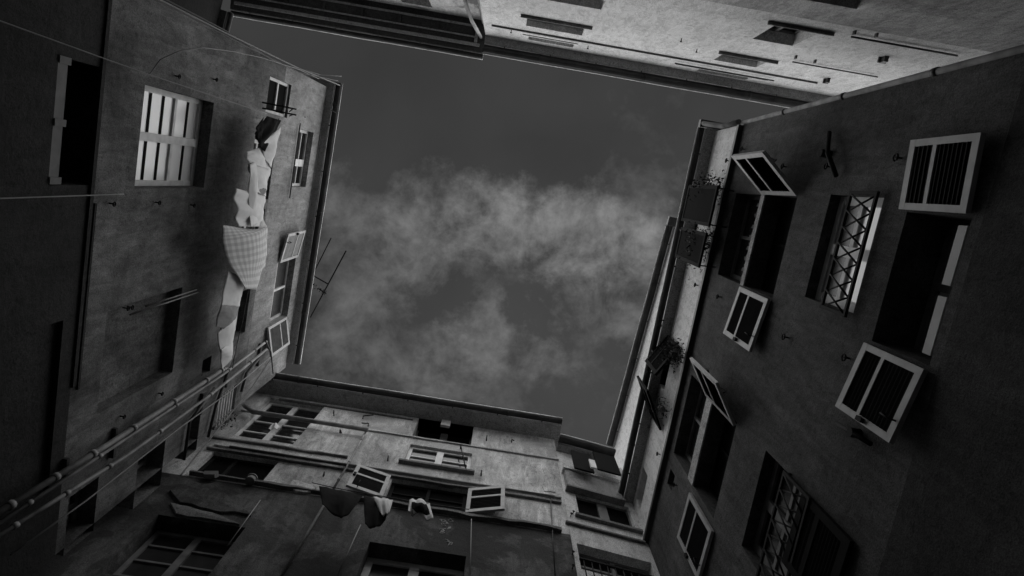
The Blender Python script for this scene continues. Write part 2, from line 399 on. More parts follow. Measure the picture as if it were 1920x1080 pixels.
        if lip:
            l_ = MB(); l_.tube([(x, over+gut+.008+abs(wv(x)[0]), z+.10+wv(x)[1]) for x in XS], .013, 6); l_.build('gutter_lip', 'lip', go)
        x = s0+1.1
        while x < s1-.3:                                      # soldered joints
            w_ = wv(x); b_ = MB(); b_.tube([(x-.02, over+gut/2+.004+abs(w_[0]), z+.10+w_[1]-gut*.02), (x+.02, over+gut/2+.004+abs(w_[0]), z+.10+w_[1]-gut*.02)], gut*.5+.004, 12); b_.build('gutter_joint', gm, go); x += 2.1
        x = s0+.4
        while x < s1:
            b_ = MB(); b_.box(x-.012, x+.012, over-.002, over+gut*.9, z+.10-gut*.5-.012, z+.10-gut*.5-.004); b_.build('gutter_bracket', gm, go); x += .9
        return rf
    def ring(self, u, v, r=.03, mat='iron'):
        s, z = self.sz(u, v); m = MB(); m.tube([(s, -.01, z), (s, .05, z)], .008, 6)
        m.tube([(s+math.cos(a)*r, .05, z+math.sin(a)*r) for a in [i*PI/5 for i in range(10)]], .008, 5)
        return m.build('wall_ring', mat, self.root)

S = 0.8
# ------------------------------------------------------------------ setting
g = MB(); g.box(-150, 150, -150, 150, -.3, 0); tag(g.build('ground', 'ground'), kind='structure')

# ================================================================== LEFT BUILDING (A)
A = Facade('left_tenement', (540, 657), (613, 163), 16*S, 'tall rendered tenement on the left, laundry hanging under its eaves')
zA = A.htop
sA1 = A.sz(613, 163)[0]; sA0 = A.sz(497, 712)[0] - .1
w1 = A.rect([(279.6,163),(405.5,190.7),(377.8,355.6),(244.4,350)])
A.window(w1, fd=.14, cols=(.5,), rows=((.60,.05),), pane='curtain', border=.06, mull=.09, depth=.5, darkrows=(.27,.44,.80))
w0 = A.rect([(120,113),(205,126),(168,352),(80,342)])
A.hole(w0, .6)
q = A.rect([(122,113),(135,115),(96,341),(81,340)])
m = MB(); m.box(w0[0]+.02, w0[1]-.02, -.03, -.002, w0[2]+.002, q[3]); so = m.build('window_sash', 'cl_grey', A.root)
for f in (.01, .47, .95):
    x = w0[0]+(w0[1]-w0[0])*f; g = MB(); g.box(x, x+.06, -.001, .012, w0[2]+.002, q[3]+.02); g.build('sash_bar', 'cl_grey', so)
u1 = A.rect([(509,143),(548,160),(537,217),(495,213)])
A.window(u1, fd=.04, cols=(), rows=((.52,.05),), border=.045, pane='dark', mull=.02)
# windows behind the laundry, same row
u2 = A.rect([(497,300),(527,305),(505,372),(478,366)]);
A.window(A.rect([(478,262),(519,268),(500,378),(463,372)]), fd=.12, cols=(.5,), rows=(.5,), pane='glass')
A.window(A.rect([(463,392),(500,395),(487,450),(447,445)]), fd=.12, cols=(.5,), rows=(.5,), pane='glass_m')
A.window(A.rect([(424,545),(470,552),(455,640),(408,634)]), fd=.15, cols=(.5,), rows=(.5,), pane='glass_m')
# attic windows
A.window(A.rect([(562,243),(590,248),(571,352),(545,350)]), fd=.10, cols=((.42,.13),), rows=((.35,.05),(.6,.03)), border=.05, pane='glass')
A.window(A.rect([(522,490),(557,484),(536,597),(503,611)]), fd=.12, cols=((.5,.04),), rows=((.36,.06),), pane='glass_m', border=.05, frame='frame')
A.shutter((557,484),(524,490),(571,432),(541,438), louvre='shut_l', bw=.05)
A.shutter((536,597),(502,611),(540,647),(510,667), louvre='shut_l', bw=.05)
# blind window, vent slot and the low windows by the corner
A.hole(A.rect([(205,572),(345,545),(318,712),(180,765)]), .15, 0)
A.hole(A.rect([(383,668),(398,672),(391,702),(376,702)]), .25)
A.hole(A.rect([(20,628),(112,605),(98,900),(-10,1010)]), .05, 0)
A.window(A.rect([(262,868),(309,820),(303,907),(245,960)]), fd=.22, cols=((.5,.05),), rows=((.5,.03),), frame='frame_d')
A.window(A.rect([(130,925),(180,905),(180,985),(118,1050)]), fd=.20, cols=((.5,.06),), rows=((.4,.03),(.7,.03)), frame='frame_d')
A.window(A.rect([(352,792),(374,776),(370,842),(347,860)]), fd=.18, cols=(), rows=((.5,.03),), frame='frame_d')
vr = A.rect([(412,740),(444,724),(438,778),(400,806)])
A.hole(vr, .3)
for i in range(7):
    z = vr[2]+(vr[3]-vr[2])*(i+.5)/7
    m = MB(); m.hexa([(vr[0],-.10,z),(vr[1],-.10,z),(vr[1],-.02,z-.05),(vr[0],-.02,z-.05),(vr[0],-.10,z+.02),(vr[1],-.10,z+.02),(vr[1],-.02,z-.03),(vr[0],-.02,z-.03)])
    m.build('vent_slat', 'frame', A.root)
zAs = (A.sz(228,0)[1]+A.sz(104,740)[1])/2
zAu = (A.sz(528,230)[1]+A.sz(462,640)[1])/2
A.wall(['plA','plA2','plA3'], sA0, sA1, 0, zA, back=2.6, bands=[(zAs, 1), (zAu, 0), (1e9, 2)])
A.eave(sA0+.1, sA1+.12, zA, .13, back=2.8)
# string courses
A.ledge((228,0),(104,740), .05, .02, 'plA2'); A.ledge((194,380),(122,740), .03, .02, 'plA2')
A.ledge((603,236),(547,600), .035, .02, 'ledge_l'); A.run((566,232),(540,372), .03, .012, 'cable_d', 'cable_run')
# brackets, rings
for (u, v) in ((399,148),(328,142),(205,381),(291,379),(357,384),(297,737),(225,780),(232,577),(240,575)): A.ring(u, v, .02)
for (p, q) in (((567,217),(577,222)),((545,372),(553,372))): A.run(p, q, .05, .012, 'iron', 'hook')
# clothes rails at the small window
for dx in (0, 12):
    a = A.p(492, 192+dx*.9, .05); b = A.p(543, 209+dx*.7, .05)
    m = MB(); m.tube([a, (a[0], .55, a[2])], .012, 6); m.tube([(a[0]-.06*0, .5, a[2]), (b[0], .05, b[2])], .010, 6); m.build('clothes_bracket', 'iron', A.root)
# light rods on the wall above the blind window
for q in ((273,574,369,543),(244,590,372,548)):
    a = A.p(q[0], q[1], .10); b = A.p(q[2], q[3], .10); m = MB(); m.tube([a, b], .010, 6); m.build('wall_rod', 'cable', A.root)
# stack of soil and rain pipes down the corner
A.pipe([(-30,978),(205,832),(413,696),(424,688)], .12, .032, 'pipe', collars=9)
A.pipe([(-30,1000),(205,843),(420,701),(500,640)], .12, .020, 'pipe', collars=5)
A.pipe([(-30,1022),(125,925),(240,853),(395,740),(500,655)], .13, .022, 'pipe', collars=6)
A.pipe([(20,1040),(160,940),(260,862),(340,800),(430,735),(508,668)], .10, .010, 'cable', name='cable_run')
A.pipe([(390,820),(405,760),(440,665)], .05, .022, 'pipe_d', name='cable_run')
A.pipe([(345,862),(356,790),(402,728)], .05, .022, 'pipe_d', name='cable_run')
A.pipe([(452,735),(462,700),(500,655)], .05, .022, 'pipe_d', name='cable_run')
for q in ((205,810,222,850),(370,745,385,770),(116,865,130,890),(420,690,432,720),(480,650,492,680)):
    a = A.p(q[0],q[1],.03); b = A.p(q[2],q[3],.03); m = MB(); m.box(min(a[0],b[0]), max(a[0],b[0]), -.01, .05, (a[2]+b[2])/2-.02, (a[2]+b[2])/2+.02); m.build('pipe_clamp', 'pipe_d', A.root)

# ================================================================== BOTTOM BUILDING (B)
B = Facade('scarred_building', (1046, 825), (504, 740), 15.2*S, 'scarred pale building at the foot of the picture, crossed by ledges and pipes')
zB = B.htop
sB0 = B.sz(1052, 900)[0]; sB1 = B.sz(470, 735)[0] + .5
B.window(B.rect([(503,745),(612,762),(548,830),(432,818)]), fd=.10, cols=((.5,.10),), rows=((.25,.035),(.5,.05),(.75,.035)), frame='frame', pane='glass', border=.06, depth=.45)
B.window(B.rect([(402,848),(526,864),(488,905),(352,888)]), fd=.07, cols=((.62,.05),), rows=(), frame='louvre', pane='dark')
B.window(B.rect([(790,766),(890,780),(884,838),(774,822)]), fd=.25, cols=((.5,.14),), rows=((.42,.05),), frame='frame_d', pane='dark', border=.04)
B.window(B.rect([(769,833),(886,850),(880,886),(757,868)]), fd=.05, cols=((.5,.12),), rows=((.55,.03),), border=.06, pane='glass', sill=.07)
bm = B.rect([(736,899),(880,918),(870,962),(716,945)])
B.window(bm, fd=.07, cols=((.5,.05),), rows=((.3,.02),(.6,.02)), frame='louvre', pane='dark')
B.shutter((734,893),(715,934),(675,869),(644,913), bw=.06)
B.shutter((881,918),(870,962),(949,910),(944,957), bw=.06)
B.window(B.rect([(292,962),(462,992),(370,1100),(190,1075)]), fd=.22, cols=((.5,.09),), rows=((.25,.03),(.5,.03),(.75,.03)), frame='frame_d', pane='glass_m', border=.06, depth=.5)
B.window(B.rect([(692,1020),(872,1038),(868,1120),(660,1100)]), fd=.22, cols=((.5,.13),), rows=((.55,.03),), frame='frame', pane=('glass','glass_m'), border=.09, depth=.5)
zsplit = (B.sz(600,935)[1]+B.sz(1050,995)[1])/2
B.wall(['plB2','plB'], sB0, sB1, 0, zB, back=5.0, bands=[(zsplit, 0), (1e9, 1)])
B.eave(B.sz(1048,826)[0], B.sz(490,738)[0]+.2, zB, .30, back=5.2)
# shutters and white post of the top window
for (ht, hb, ft, fb) in (((795,767),(785,800),(838,772),(832,812)), ((889,782),(886,815),(848,776),(843,812))):
    pass
m = MB(); a = B.p(842,772,.02); b = B.p(836,800,.02); m.box(a[0]-.09, a[0]+.09, .0, .05, min(a[2],b[2]), max(a[2],b[2])); m.build('white_post', 'frame', B.root)
# ledges
B.ledge((455,768),(1048,868), .04, .035, 'ledge_l', wob=.02)
B.ledge((400,820),(650,862), .03, .05, 'ledge', wob=.03)
B.ledge((400,838),(1052,935), .04, .045, 'ledge_l', wob=.03)
B.ledge((385,845),(1052,944), .035, .05, 'ledge', wob=.02)
B.ledge((352,893),(1052,997), .05, .08, 'ledge', wob=.05)
B.ledge((520,752),(775,786), .02, .03, 'ledge'); B.ledge((890,800),(1046,824), .02, .03, 'ledge')
# pipes over the facade
B.run((474,772),(690,806), .12, .042, 'pipe', 'waste_pipe')
B.pipe([(454,752),(460,762),(474,772)], .12, .042, 'pipe', 'waste_pipe')
B.pipe([(688,806),(655,866),(625,917)], .06, .017, 'pipe', 'waste_pipe', collars=3)
B.run((430,838),(650,871), .10, .022, 'pipe_d', 'waste_pipe')
B.run((640,870),(1040,930), .06, .020, 'pipe', 'waste_pipe')
B.pipe([(884,973),(881,1100)], .06, .007, 'cable', 'cable_run'); B.pipe([(676,984),(630,1085)], .06, .007, 'cable', 'cable_run')
B.pipe([(488,938),(426,1024)], .05, .007, 'cable', 'cable_run'); B.pipe([(1032,929),(1042,1100)], .04, .008, 'cable_d', 'cable_run')
B.pipe([(607,948),(524,1086)], .04, .018, 'ledge', 'render_seam')
for q in ((626,770,626,779),(681,780,700,778),(691,794,678,793),(913,817,912,826),(960,824,964,826),(903,882,902,892),(728,855,727,864),(638,806,640,812),(608,885,606,893),(864,836,874,882)):
    a = B.p(q[0],q[1],.06); b = B.p(q[2],q[3],.06); m = MB(); m.tube([(a[0],-.02,a[2]), a, b], .012, 6); m.build('iron_hook', 'iron', B.root)
# chalk scribbles left on the dark render
cm = MB()
for k in range(9):
    u0, v0 = 826+random.uniform(0, 26), 972+random.uniform(0, 50); pts = []
    for j in range(7): pts.append(B.p(u0+4*math.sin(j*1.7+k)+j*.7, v0+3*math.cos(j*1.3+k*2), .004))
    cm.tube(pts, .004, 4)
cm.build('chalk_scribble', 'cl_white', B.root)
# fallen render patch low left (thin relief with ragged edge)
def patch(F, pts, mat, th, name='render_patch'):
    P = [F.p(u, v, 0) for u, v in pts]; cx = sum(p[0] for p in P)/len(P); cz = sum(p[2] for p in P)/len(P); m = MB(); ring = []
    for i in range(len(P)):
        a, b = P[i], P[(i+1) % len(P)]
        for k in range(5):
            f = k/5; x = a[0]+(b[0]-a[0])*f; z = a[2]+(b[2]-a[2])*f; nn = .05*noise.noise((x*7, z*7, 1)); ring.append((x+nn, z+nn))
    n = len(ring); base = len(m.v)
    for x, z in ring: m.v.append((x, -.01, z))
    for x, z in ring: m.v.append((cx+(x-cx)*.97, th, cz+(z-cz)*.97))
    m.v.append((cx, th*1.4, cz))
    for i in range(n):
        j = (i+1) % n; m.f += [(i, j, n+j, n+i), (n+i, n+j, 2*n)]; m.mi += [0, 0]; m.smooth += [False, False]
    return m.build(name, mat, F.root)
patch(B, [(345,905),(400,912),(455,955),(470,968),(400,962),(335,945),(318,925)], 'plB2', .04)
patch(B, [(318,945),(400,966),(448,984),(330,968)], 'ledge', .03)
patch(B, [(548,903),(592,915),(583,926),(555,926),(543,918)], 'ledge_l', .04)
patch(B, [(1020,880),(1040,884),(1042,925),(1018,921)], 'plB', .012)

# ================================================================== RIGHT BUILDING (R)
zd = 11.2*S
R = Facade('right_building', (1395, 235), (1215, 1020), zd, 'tall dark rendered building on the right with shuttered and grilled windows')
zD = R.htop
sR0 = -.02; sR1 = R.sz(1215,1020)[0] + .6
zRt = R.sz(1286, 500)[1]
# window with transom, curtains and dark lower part
def double_window(top4, bar, low4, panel=True):
    r1 = R.rect(top4); r2 = R.rect(low4); a, b = r2[0], r2[1]
    R.window((a, b, r1[2], r1[3]), fd=.17, cols=((.5,.04),), rows=((.5,.03),), frame='frame_d', pane='glass_m', border=.05, depth=.7)
    R.window((a, b, r2[2], r2[3]), fd=.20, cols=((.5,.03),), rows=(), frame='black', pane='black', border=.03)
    m = MB(); m.box(a, b, -.14, .02, r2[3]+.003, r1[2]-.003); m.build('window_transom', 'ledge_l', R.root)
    m = MB(); h_ = r1[3]-r1[2]
    for i in range(24):                                     # half curtain with a ragged lace edge, in folds
        x0 = a+(b-a)*i/24; x1 = a+(b-a)*(i+1)/24; y = -.145+.012*(i % 2); y2 = -.145+.012*((i+1) % 2); t_ = r1[2]+h_*(.42+.05*((i*7) % 3))
        m.quad((x0,y,r1[2]+.02),(x1,y2,r1[2]+.02),(x1,y2,t_),(x0,y,t_))
    m.build('curtain', 'cl_grey', R.root)
double_window([(1383,361),(1428,363),(1393,534),(1344,514)], None, [(1438,362),(1498,370),(1446,557),(1396,538)])
R.shutter((1431,357),(1494,372),(1378,291),(1426,284))
R.shutter((1388,542),(1444,557),(1358,627),(1407,658))
double_window([(1297,702),(1330,735),(1296,880),(1262,855)], None, [(1338,742),(1379,792),(1340,975),(1302,915)])
R.shutter((1325,742),(1378,797),(1297,675),(1342,712))
R.shutter((1293,929),(1338,990),(1279,1013),(1313,1085))
# grilled windows
def grille(r, z0, z1, cells, out=.06):
    a, b = r[0], r[1]; bars = []
    root = MB(); root.box(a-.03, b+.03, out-.012, out+.012, z0-.02, z0+.01); root.box(a-.03, b+.03, out-.012, out+.012, z1-.01, z1+.02)
    root.box(a-.03, a, out-.012, out+.012, z0+.01, z1-.01); root.box(b, b+.03, out-.012, out+.012, z0+.01, z1-.01)
    for x in (a-.015, b+.015): root.box(x-.01, x+.01, -.02, out-.012, z1-.03, z1-.01)
    o = root.build('grille', 'iron', R.root)
    w = (b-a)/cells; h = z1-z0
    for i in range(cells):
        for sgn in (0, 1):
            m = MB(); x0, x1 = a+w*i, a+w*(i+1)
            if sgn: x0, x1 = x1, x0
            m.tube([(x0, out+.008*(sgn*2-1), z0+.01), (x1, out+.008*(sgn*2-1), z1-.01)], .009, 5); m.build('grille_bar', 'iron', o)
r2 = R.rect([(1557,366),(1655,366),(1603,590),(1509,559)])
zg = R.sz(1600, 480)[1]
R.window(r2, fd=.10, cols=((.5,.10),), rows=((.56,.06),), frame='frame', pane=('curtain','glass_m'), border=.08, depth=.6)
grille(r2, r2[2]+.03, r2[2]+(r2[3]-r2[2])*.48, 7, out=.05)
r5 = R.rect([(1437,848),(1530,938),(1475,1150),(1388,1025)])
R.window(r5, fd=.12, cols=((.5,.10),), rows=((.56,.05),), frame='frame_d', pane=('cl_grey','glass'), border=.08, depth=.6)
grille(r5, r5[2]+.03, r5[2]+(r5[3]-r5[2])*.48, 7, out=.05)
r3 = R.rect([(1693,398),(1815,404),(1752,684),(1640,647)])
R.window(r3, fd=.34, cols=((.5,.07),), rows=((.92,.03),), frame='frame_d', pane=('curtain','glass'), border=.06, depth=.7)
q = R.rect([(1782,418),(1798,420),(1744,667),(1727,665)])
for x0, x1 in ((r3[0]+.06, (r3[0]+r3[1])/2-.04), ((r3[0]+r3[1])/2+.04, r3[1]-.06)):
    m = MB(); m.box(x0, x1, -.06, -.03, q[2], q[3]); m.build('window_sash', 'cl_white', R.root)
m = MB(); m.box(r3[0]+.05, (r3[0]+r3[1])/2-.06, -.30, -.27, r3[2]+.02, r3[2]+.24); m.box((r3[0]+r3[1])/2+.06, r3[1]-.05, -.30, -.27, r3[2]+.02, r3[2]+.24); m.build('window_sash_rail', 'frame', R.root)
R.shutter((1689,392),(1815,401),(1713,261),(1843,251), bw=.05)
R.shutter((1622,648),(1738,688),(1565,759),(1676,836), bw=.05)
R.shutter((1507,925),(1600,1010),(1470,1060),(1560,1160), frame='black', louvre='black', bw=.07)
R.hole(R.rect([(1257,878),(1265,890),(1260,922),(1251,908)]), .2)
# upper storey windows (top floor)
R.window(R.rect([(1285,372),(1318,372),(1296,486),(1262,480)]), fd=.12, cols=((.5,.12),), rows=((.5,.04),), frame='frame', pane='glass')
R.window(R.rect([(1236,655),(1262,660),(1248,716),(1218,712)]), fd=.12, cols=((.5,.10),), rows=((.5,.04),), frame='frame', pane='glass')
R.window(R.rect([(1206,878),(1217,895),(1200,945),(1191,940)]), fd=.14, cols=(), rows=((.5,.03),), frame='frame_d', pane='glass_m')
for p4 in ([(1292,349),(1349,345),(1330,421),(1279,418)], [(1277,431),(1328,430),(1310,504),(1268,481)]):
    q = R.rect(p4, .30); m = MB(); z0, z1 = q[2], min(q[3], zRt+.30)
    m.box(q[0], q[1], .285, .315, z0, z0+.05); m.box(q[0], q[1], .285, .315, z1-.05, z1); m.box(q[0], q[0]+.05, .287, .313, z0+.05, z1-.05); m.box(q[1]-.05, q[1], .287, .313, z0+.05, z1-.05)
    sh = m.build('shutter', 'black', R.root)
    g = MB(); n = 16; st = (z1-z0-.1)/n
    for i in range(n):
        z = z0+.05+st*i; g.hexa([(q[0]+.05,.290,z),(q[1]-.05,.290,z),(q[1]-.05,.296,z),(q[0]+.05,.296,z),(q[0]+.05,.304,z+st*1.2),(q[1]-.05,.304,z+st*1.2),(q[1]-.05,.310,z+st*1.2),(q[0]+.05,.310,z+st*1.2)])
    g.build('louvre_panel', 'black', sh)
    for x in (q[0]+.03, q[1]-.03):
        g = MB(); g.tube([(x,-.01,z0+.25),(x,.286,z0+.03)], .009, 5); g.build('stay_arm', 'iron', sh)
R.shutter((1251,635),(1277,642),(1200,682),(1240,699), 'black','black', handle=False)
R.shutter((1216,786),(1242,793),(1184,725),(1226,710), 'black','black', handle=False)
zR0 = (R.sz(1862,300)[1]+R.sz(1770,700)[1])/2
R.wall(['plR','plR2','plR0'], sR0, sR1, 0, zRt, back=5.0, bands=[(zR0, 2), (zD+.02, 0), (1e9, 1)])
R.ledge((1395,235),(1210,1040), .07, .07, 'gutter', name='string_course')
R.eave(sR0-.02, sR1-.62, zRt, .15, back=5.2, soffit='soffit', gut=.10)
m = MB(); m.box(sR0-.14, sR0-.03, -1.6, .26, zRt+.02, zRt+.12); m.build('gutter', 'gutter', R.root)
m = MB(); m.tube([(sR0-.022, -.01, 0), (sR0-.022, -.01, zD+.1)], .030, 10); pr = m.build('downpipe', 'pipe_r', R.root)
for k in range(7):
    z = 1.2+k*1.35; g = MB(); g.tube([(sR0-.022, -.01, z-.03), (sR0-.022, -.01, z+.03)], .037, 10); g.build('pipe_collar', 'pipe_d', pr)
m = MB(); m.tube([(sR0-.09, .22, zRt+.03), (sR0-.07, .20, zRt-.06), (sR0-.03, .05, zRt-.42), (sR0-.03, .04, zD+.12)], .038, 10); m.build('downpipe', 'pipe_r', R.root)
for (u, v) in ((1397,280),(1368,302),(1448,297),(1475,313),(1558,313),(1309,535),(1352,557),(1478,633),(1238,852),(1270,910),(1691,297),(1593,672)): R.ring(u, v, .028)
a = R.p(1555,248,.05); b = R.p(1568,330,.05)
m = MB(); m.tube([a, ((a[0]+b[0])/2, .09, (a[2]+b[2])/2+.02), b], .022, 6); m.tube([(R.p(1557,290)[0], -.02, R.p(1557,290)[2]), (R.p(1557,290)[0], .1, R.p(1557,290)[2])], .04, 8); m.build('wall_anchor', 'iron', R.root)
a = R.p(1566,792,.06); b = R.p(1632,832,.06)
m = MB(); m.tube([a, b], .02, 6); m.tube([((a[0]+b[0])/2,-.02,(a[2]+b[2])/2), ((a[0]+b[0])/2,.08,(a[2]+b[2])/2)], .04, 8); m.build('wall_anchor', 'iron', R.root)

# ---- set back penthouse above the right building
zP = zRt + .9
zP = 14.2 + CAM.z
Pn = Facade('penthouse', (1265, 430), (1152, 840), 14.2, 'pale set back top storey with long dark gutter above the right building')
sP1 = Pn.at_z(1150, 838, zP)[0]
Pn.wall(['plR2'], 0, sP1+.8, zRt+.2, zP, back=2.5)
Pn.eave(-.05, sP1, zP, .02, back=2.6, soffit='soffit', gut=.15)
m = MB(); m.box(-.25, -.056, -.05, .18, zP+.02, zP+.14); m.build('gutter_end', 'gutter', Pn.root)

# ================================================================== CORNER BUILDING (E)
cR = R.w(R.sz(1215,1020)[0], 0, 0); cB = B.w(sB0, 0, 0)
E = Facade('pale_corner_building', (1225, 1008), (1062, 993), 6.0, 'narrow pale building in the lower right corner with a boxed balcony')
# place E exactly between the two neighbours
E.o = Vector((cR.x, cR.y, 0)); tt = (cB-cR); tt.z = 0; LEN = tt.length; E.t = tt.normalized(); E.n = Vector((-E.t.y, E.t.x, 0))
E.root.location = E.o; E.root.rotation_euler = (0, 0, math.atan2(E.t.y, E.t.x))
zE = E.sz(1090, 858)[1]
E.window(E.rect([(1080,930),(1176,946),(1190,986),(1088,978)]), fd=.06, cols=((.5,.16),), rows=((.22,.02),), frame='frame_d', pane='dark', border=.025, sill=.06, depth=.5)
E.window(E.rect([(1087,1034),(1222,1042),(1226,1085),(1090,1085)]), fd=.14, cols=((.5,.06),), rows=((.5,.04),), frame='frame_d', pane='dark', border=.05, depth=.6)
E.window(E.rect([(1078,856),(1160,868),(1160,884),(1072,876)]), fd=.2, cols=((.5,.10),), rows=(), frame='frame_d', pane='glass')
E.wall(['plE'], -.05, LEN-.003, 0, zE, back=5)
E.eave(.15, LEN, zE, .14, back=5.1, gut=.16)
E.ledge((1062,994),(1205,1010), .04, .045, 'ledge')
# boxed balcony with dark screens
bz = E.rect([(1066,884),(1160,896),(1160,925),(1060,918)], .10)
bb = bpy.data.objects.new('balcony', None); COL.objects.link(bb); bb.parent = E.root
m = MB(); m.box(bz[0], bz[1], .002, .10, bz[2], bz[3]-.08); bo = m.build('balcony', 'soffit', E.root); bpy.data.objects.remove(bb)
m = MB(); m.box(bz[0]-.03, bz[1]+.03, .002, .13, bz[3]-.08, bz[3]); m.build('coping', 'plE', bo)
m = MB(); m.box(bz[0]-.02, bz[1]+.02, .002, .12, bz[2]-.05, bz[2]-.003); m.build('moulding', 'ledge', bo)
for (p4) in ([(1078,850),(1113,853),(1104,883),(1070,877)], [(1120,853),(1160,857),(1152,884),(1114,883)]):
    q = E.rect(p4, .24); m = MB(); m.box(q[0], q[1], .225, .255, q[2], q[3]); 
    o = m.build('screen', 'black', E.root)
m = MB(); q = E.rect([(1108,862),(1118,863),(1116,876),(1105,875)], .36); m.box(q[0], q[1], .33, .36, q[2], q[3]); m.build('screen_panel', 'frame', E.root)
for (u, v) in ((1064,898),(1070,968),(1073,1040),(1073,1066),(1074,964)): E.ring(u, v, .015)
# railing of the lowest balcony
q = E.rect([(1093,1066),(1232,1070),(1236,1110),(1093,1110)], .30)
m = MB(); m.box(q[0], q[1], .02, .34, q[2]-.08, q[2]); bal = m.build('balcony_floor', 'ledge', E.root)
m = MB(); m.box(q[0], q[1], .30, .33, q[3]-.03, q[3]); m.build('handrail', 'iron', bal)
for i in range(10):
    x = q[0]+(q[1]-q[0])*(i+.5)/10; m = MB(); m.tube([(x,.315,q[2]),(x,.315,q[3]-.03)], .009, 5); m.build('baluster', 'iron', bal)

# ================================================================== TOP BUILDING (T)
T = Facade('bright_building', (913, 66), (1400, 152), 16.2*S, 'bright smooth rendered building along the top right with thin sills')
zT = T.htop
sT0 = T.sz(911, 70)[0]; sT1 = sT0 + 11.5
def sill(F, r, over=.12, out=.07):
    m = MB(); m.box(r[0]-over, r[1]+over, .002, out*.7, r[2]-.03, r[2]-.002); return m.build('sill', 'ledge', F.root)
for p4, dp, ov in (([(990,28),(1095,49),(1094,69),(985,46)], .10, .10), ([(1460,44),(1518,52),(1511,90),(1409,73)], .35, .15), ([(1360,96),(1432,112),(1430,127),(1339,114)], .09, .12),
               ([(1010,-14),(1136,-6),(1130,19),(1028,0)], .4, 0)):
    q = T.rect(p4)
    if ov == 0 or dp > .3: T.window(q, fd=.16, cols=((.5,.05),), rows=(), frame='frame_d', pane='glass', border=.04)
    else: T.window(q, fd=dp, cols=(), rows=(), frame='soffit', pane='soffit', border=.03)
    if ov: sill(T, q, ov)
q = T.rect([(992,68),(1076,84),(1074,90),(990,73)]); T.window(q, fd=.06, cols=((.5,.12),), rows=(), frame='frame', pane='glass', border=.05)
q = T.rect([(1310,128),(1400,146),(1399,151),(1309,133)]); T.window(q, fd=.08, cols=(), rows=(), frame='frame_d', pane='glass', border=.02)
q = T.rect([(1530,-60),(1660,-45),(1655,22),(1535,8)]); T.hole(q, .5)
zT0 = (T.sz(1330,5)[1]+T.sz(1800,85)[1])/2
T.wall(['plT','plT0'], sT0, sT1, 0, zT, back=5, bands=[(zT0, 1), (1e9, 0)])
T.eave(sT0, T.sz(1503,172)[0]+3.2, zT, .15, back=5.1, gut=.17, soffit='soffit')
T.ledge((922,46),(1534,154), .018, .03, 'ledge')
T.run((980,64),(1084,83), .03, .008, 'pipe_d','awning_rail'); T.run((1266,118),(1450,152), .04, .013, 'pipe_d','awning_rail'); T.run((1262,124),(1448,147), .10, .008, 'cable_d','awning_rail')
T.run((1490,114),(1640,146), .03, .011, 'pipe_d','wall_pipe'); T.run((1600,67),(1790,106), .03, .014, 'pipe_d','wall_pipe')
for q in ((1492,108,1492,117),(1528,116,1527,124),(1602,62,1602,72),(1643,67,1642,77)):
    a = T.p(q[0],q[1],.03); m = MB(); m.box(a[0]-.012, a[0]+.012, -.01, .05, a[2]-.03, a[2]+.03); m.build('pipe_clamp', 'pipe_d', T.root)
for (u, v, w_) in ((1655,108,.06),(1549,148,.045)):
    a = T.p(u, v, 0); m = MB(); m.box(a[0]-w_, a[0]+w_, -.01, .08, a[2]-.02, a[2]+.01); m.box(a[0]-w_*.5, a[0]+w_*.5, .0, .08, a[2]-.12, a[2]-.022); m.build('vent_hood', 'pipe_d', T.root)
for (u, v) in ((959,56),(1103,86),(1278,72),(1307,92)): T.ring(u, v, .012)

# ---- overhanging old building, top left
TL = Facade('old_overhanging_building', (430, -45), (847, 28), 17.6*S, 'old building at the top left with a very deep dark coffered eave')
zL = TL.htop
sL1 = TL.sz(912, 40)[0]; sL0 = TL.sz(405, -50)[0]-1.0
q = TL.rect([(745,-40),(806,-30),(796,12),(735,0)]); TL.window(q, fd=.15, cols=((.5,.06),), rows=(), frame='frame', pane='glass')
TL.wall(['plTL'], sL0, sL1, 0, zL, back=3)
ov = TL.at_z(903, 108, zL)[1]-.10; sE1 = TL.at_z(905,105,zL)[0]
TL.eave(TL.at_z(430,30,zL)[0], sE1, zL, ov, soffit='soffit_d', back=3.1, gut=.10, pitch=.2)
m = MB()                                                     # coffer mouldings of the soffit
s0c = TL.at_z(440,10,zL)[0]; n = 5
for i, (o0, o1, dz) in enumerate(((ov-.16, ov-.10, .05), (ov-.30, ov-.27, .03), (.12, .16, .04))):
    m.box(s0c, sE1-.10-.06*i, o0, o1, zL-dz, zL-.002)
m.build('eave_moulding', 'soffit', TL.root)
for i in range(6):
    x = s0c+(sE1-s0c-.5)*(i+.3)/6
    m = MB(); m.box(x, x+.05, .17, ov-.31, zL-.045, zL-.003); m.build('eave_joist', 'soffit_d', TL.root)
m = MB(); m.box(sE1-.22, sE1-.16, .17, ov-.17, zL-.052, zL-.003); m.build('eave_moulding', 'soffit', TL.root)
dp = [(TL.at_z(902,70,zL)[0], TL.at_z(902,70,zL)[1], zL+.02), TL.p(884,38,.25), TL.p(874,8,.07), TL.p(862,-30,.06)]
m = MB(); m.tube(dp, .035, 8); m.build('downpipe', 'pipe', TL.root)
TL.pipe([(907,42),(899,0),(893,-30)], .05, .04, 'pipe', 'downpipe')
# ---- far building beyond the gap on the left
G = Facade('far_dark_building', (403, 60), (420, -8), 17.2*S, 'unlit building glimpsed in the gap beyond the left tenement, upper left corner')
zG = G.htop
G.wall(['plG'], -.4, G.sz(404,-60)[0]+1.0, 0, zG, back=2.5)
G.eave(-.4, G.at_z(433,24,zG)[0], zG, G.at_z(430,40,zG)[1]-.1, soffit='soffit_d', back=2.6, gut=.1, lip=False)
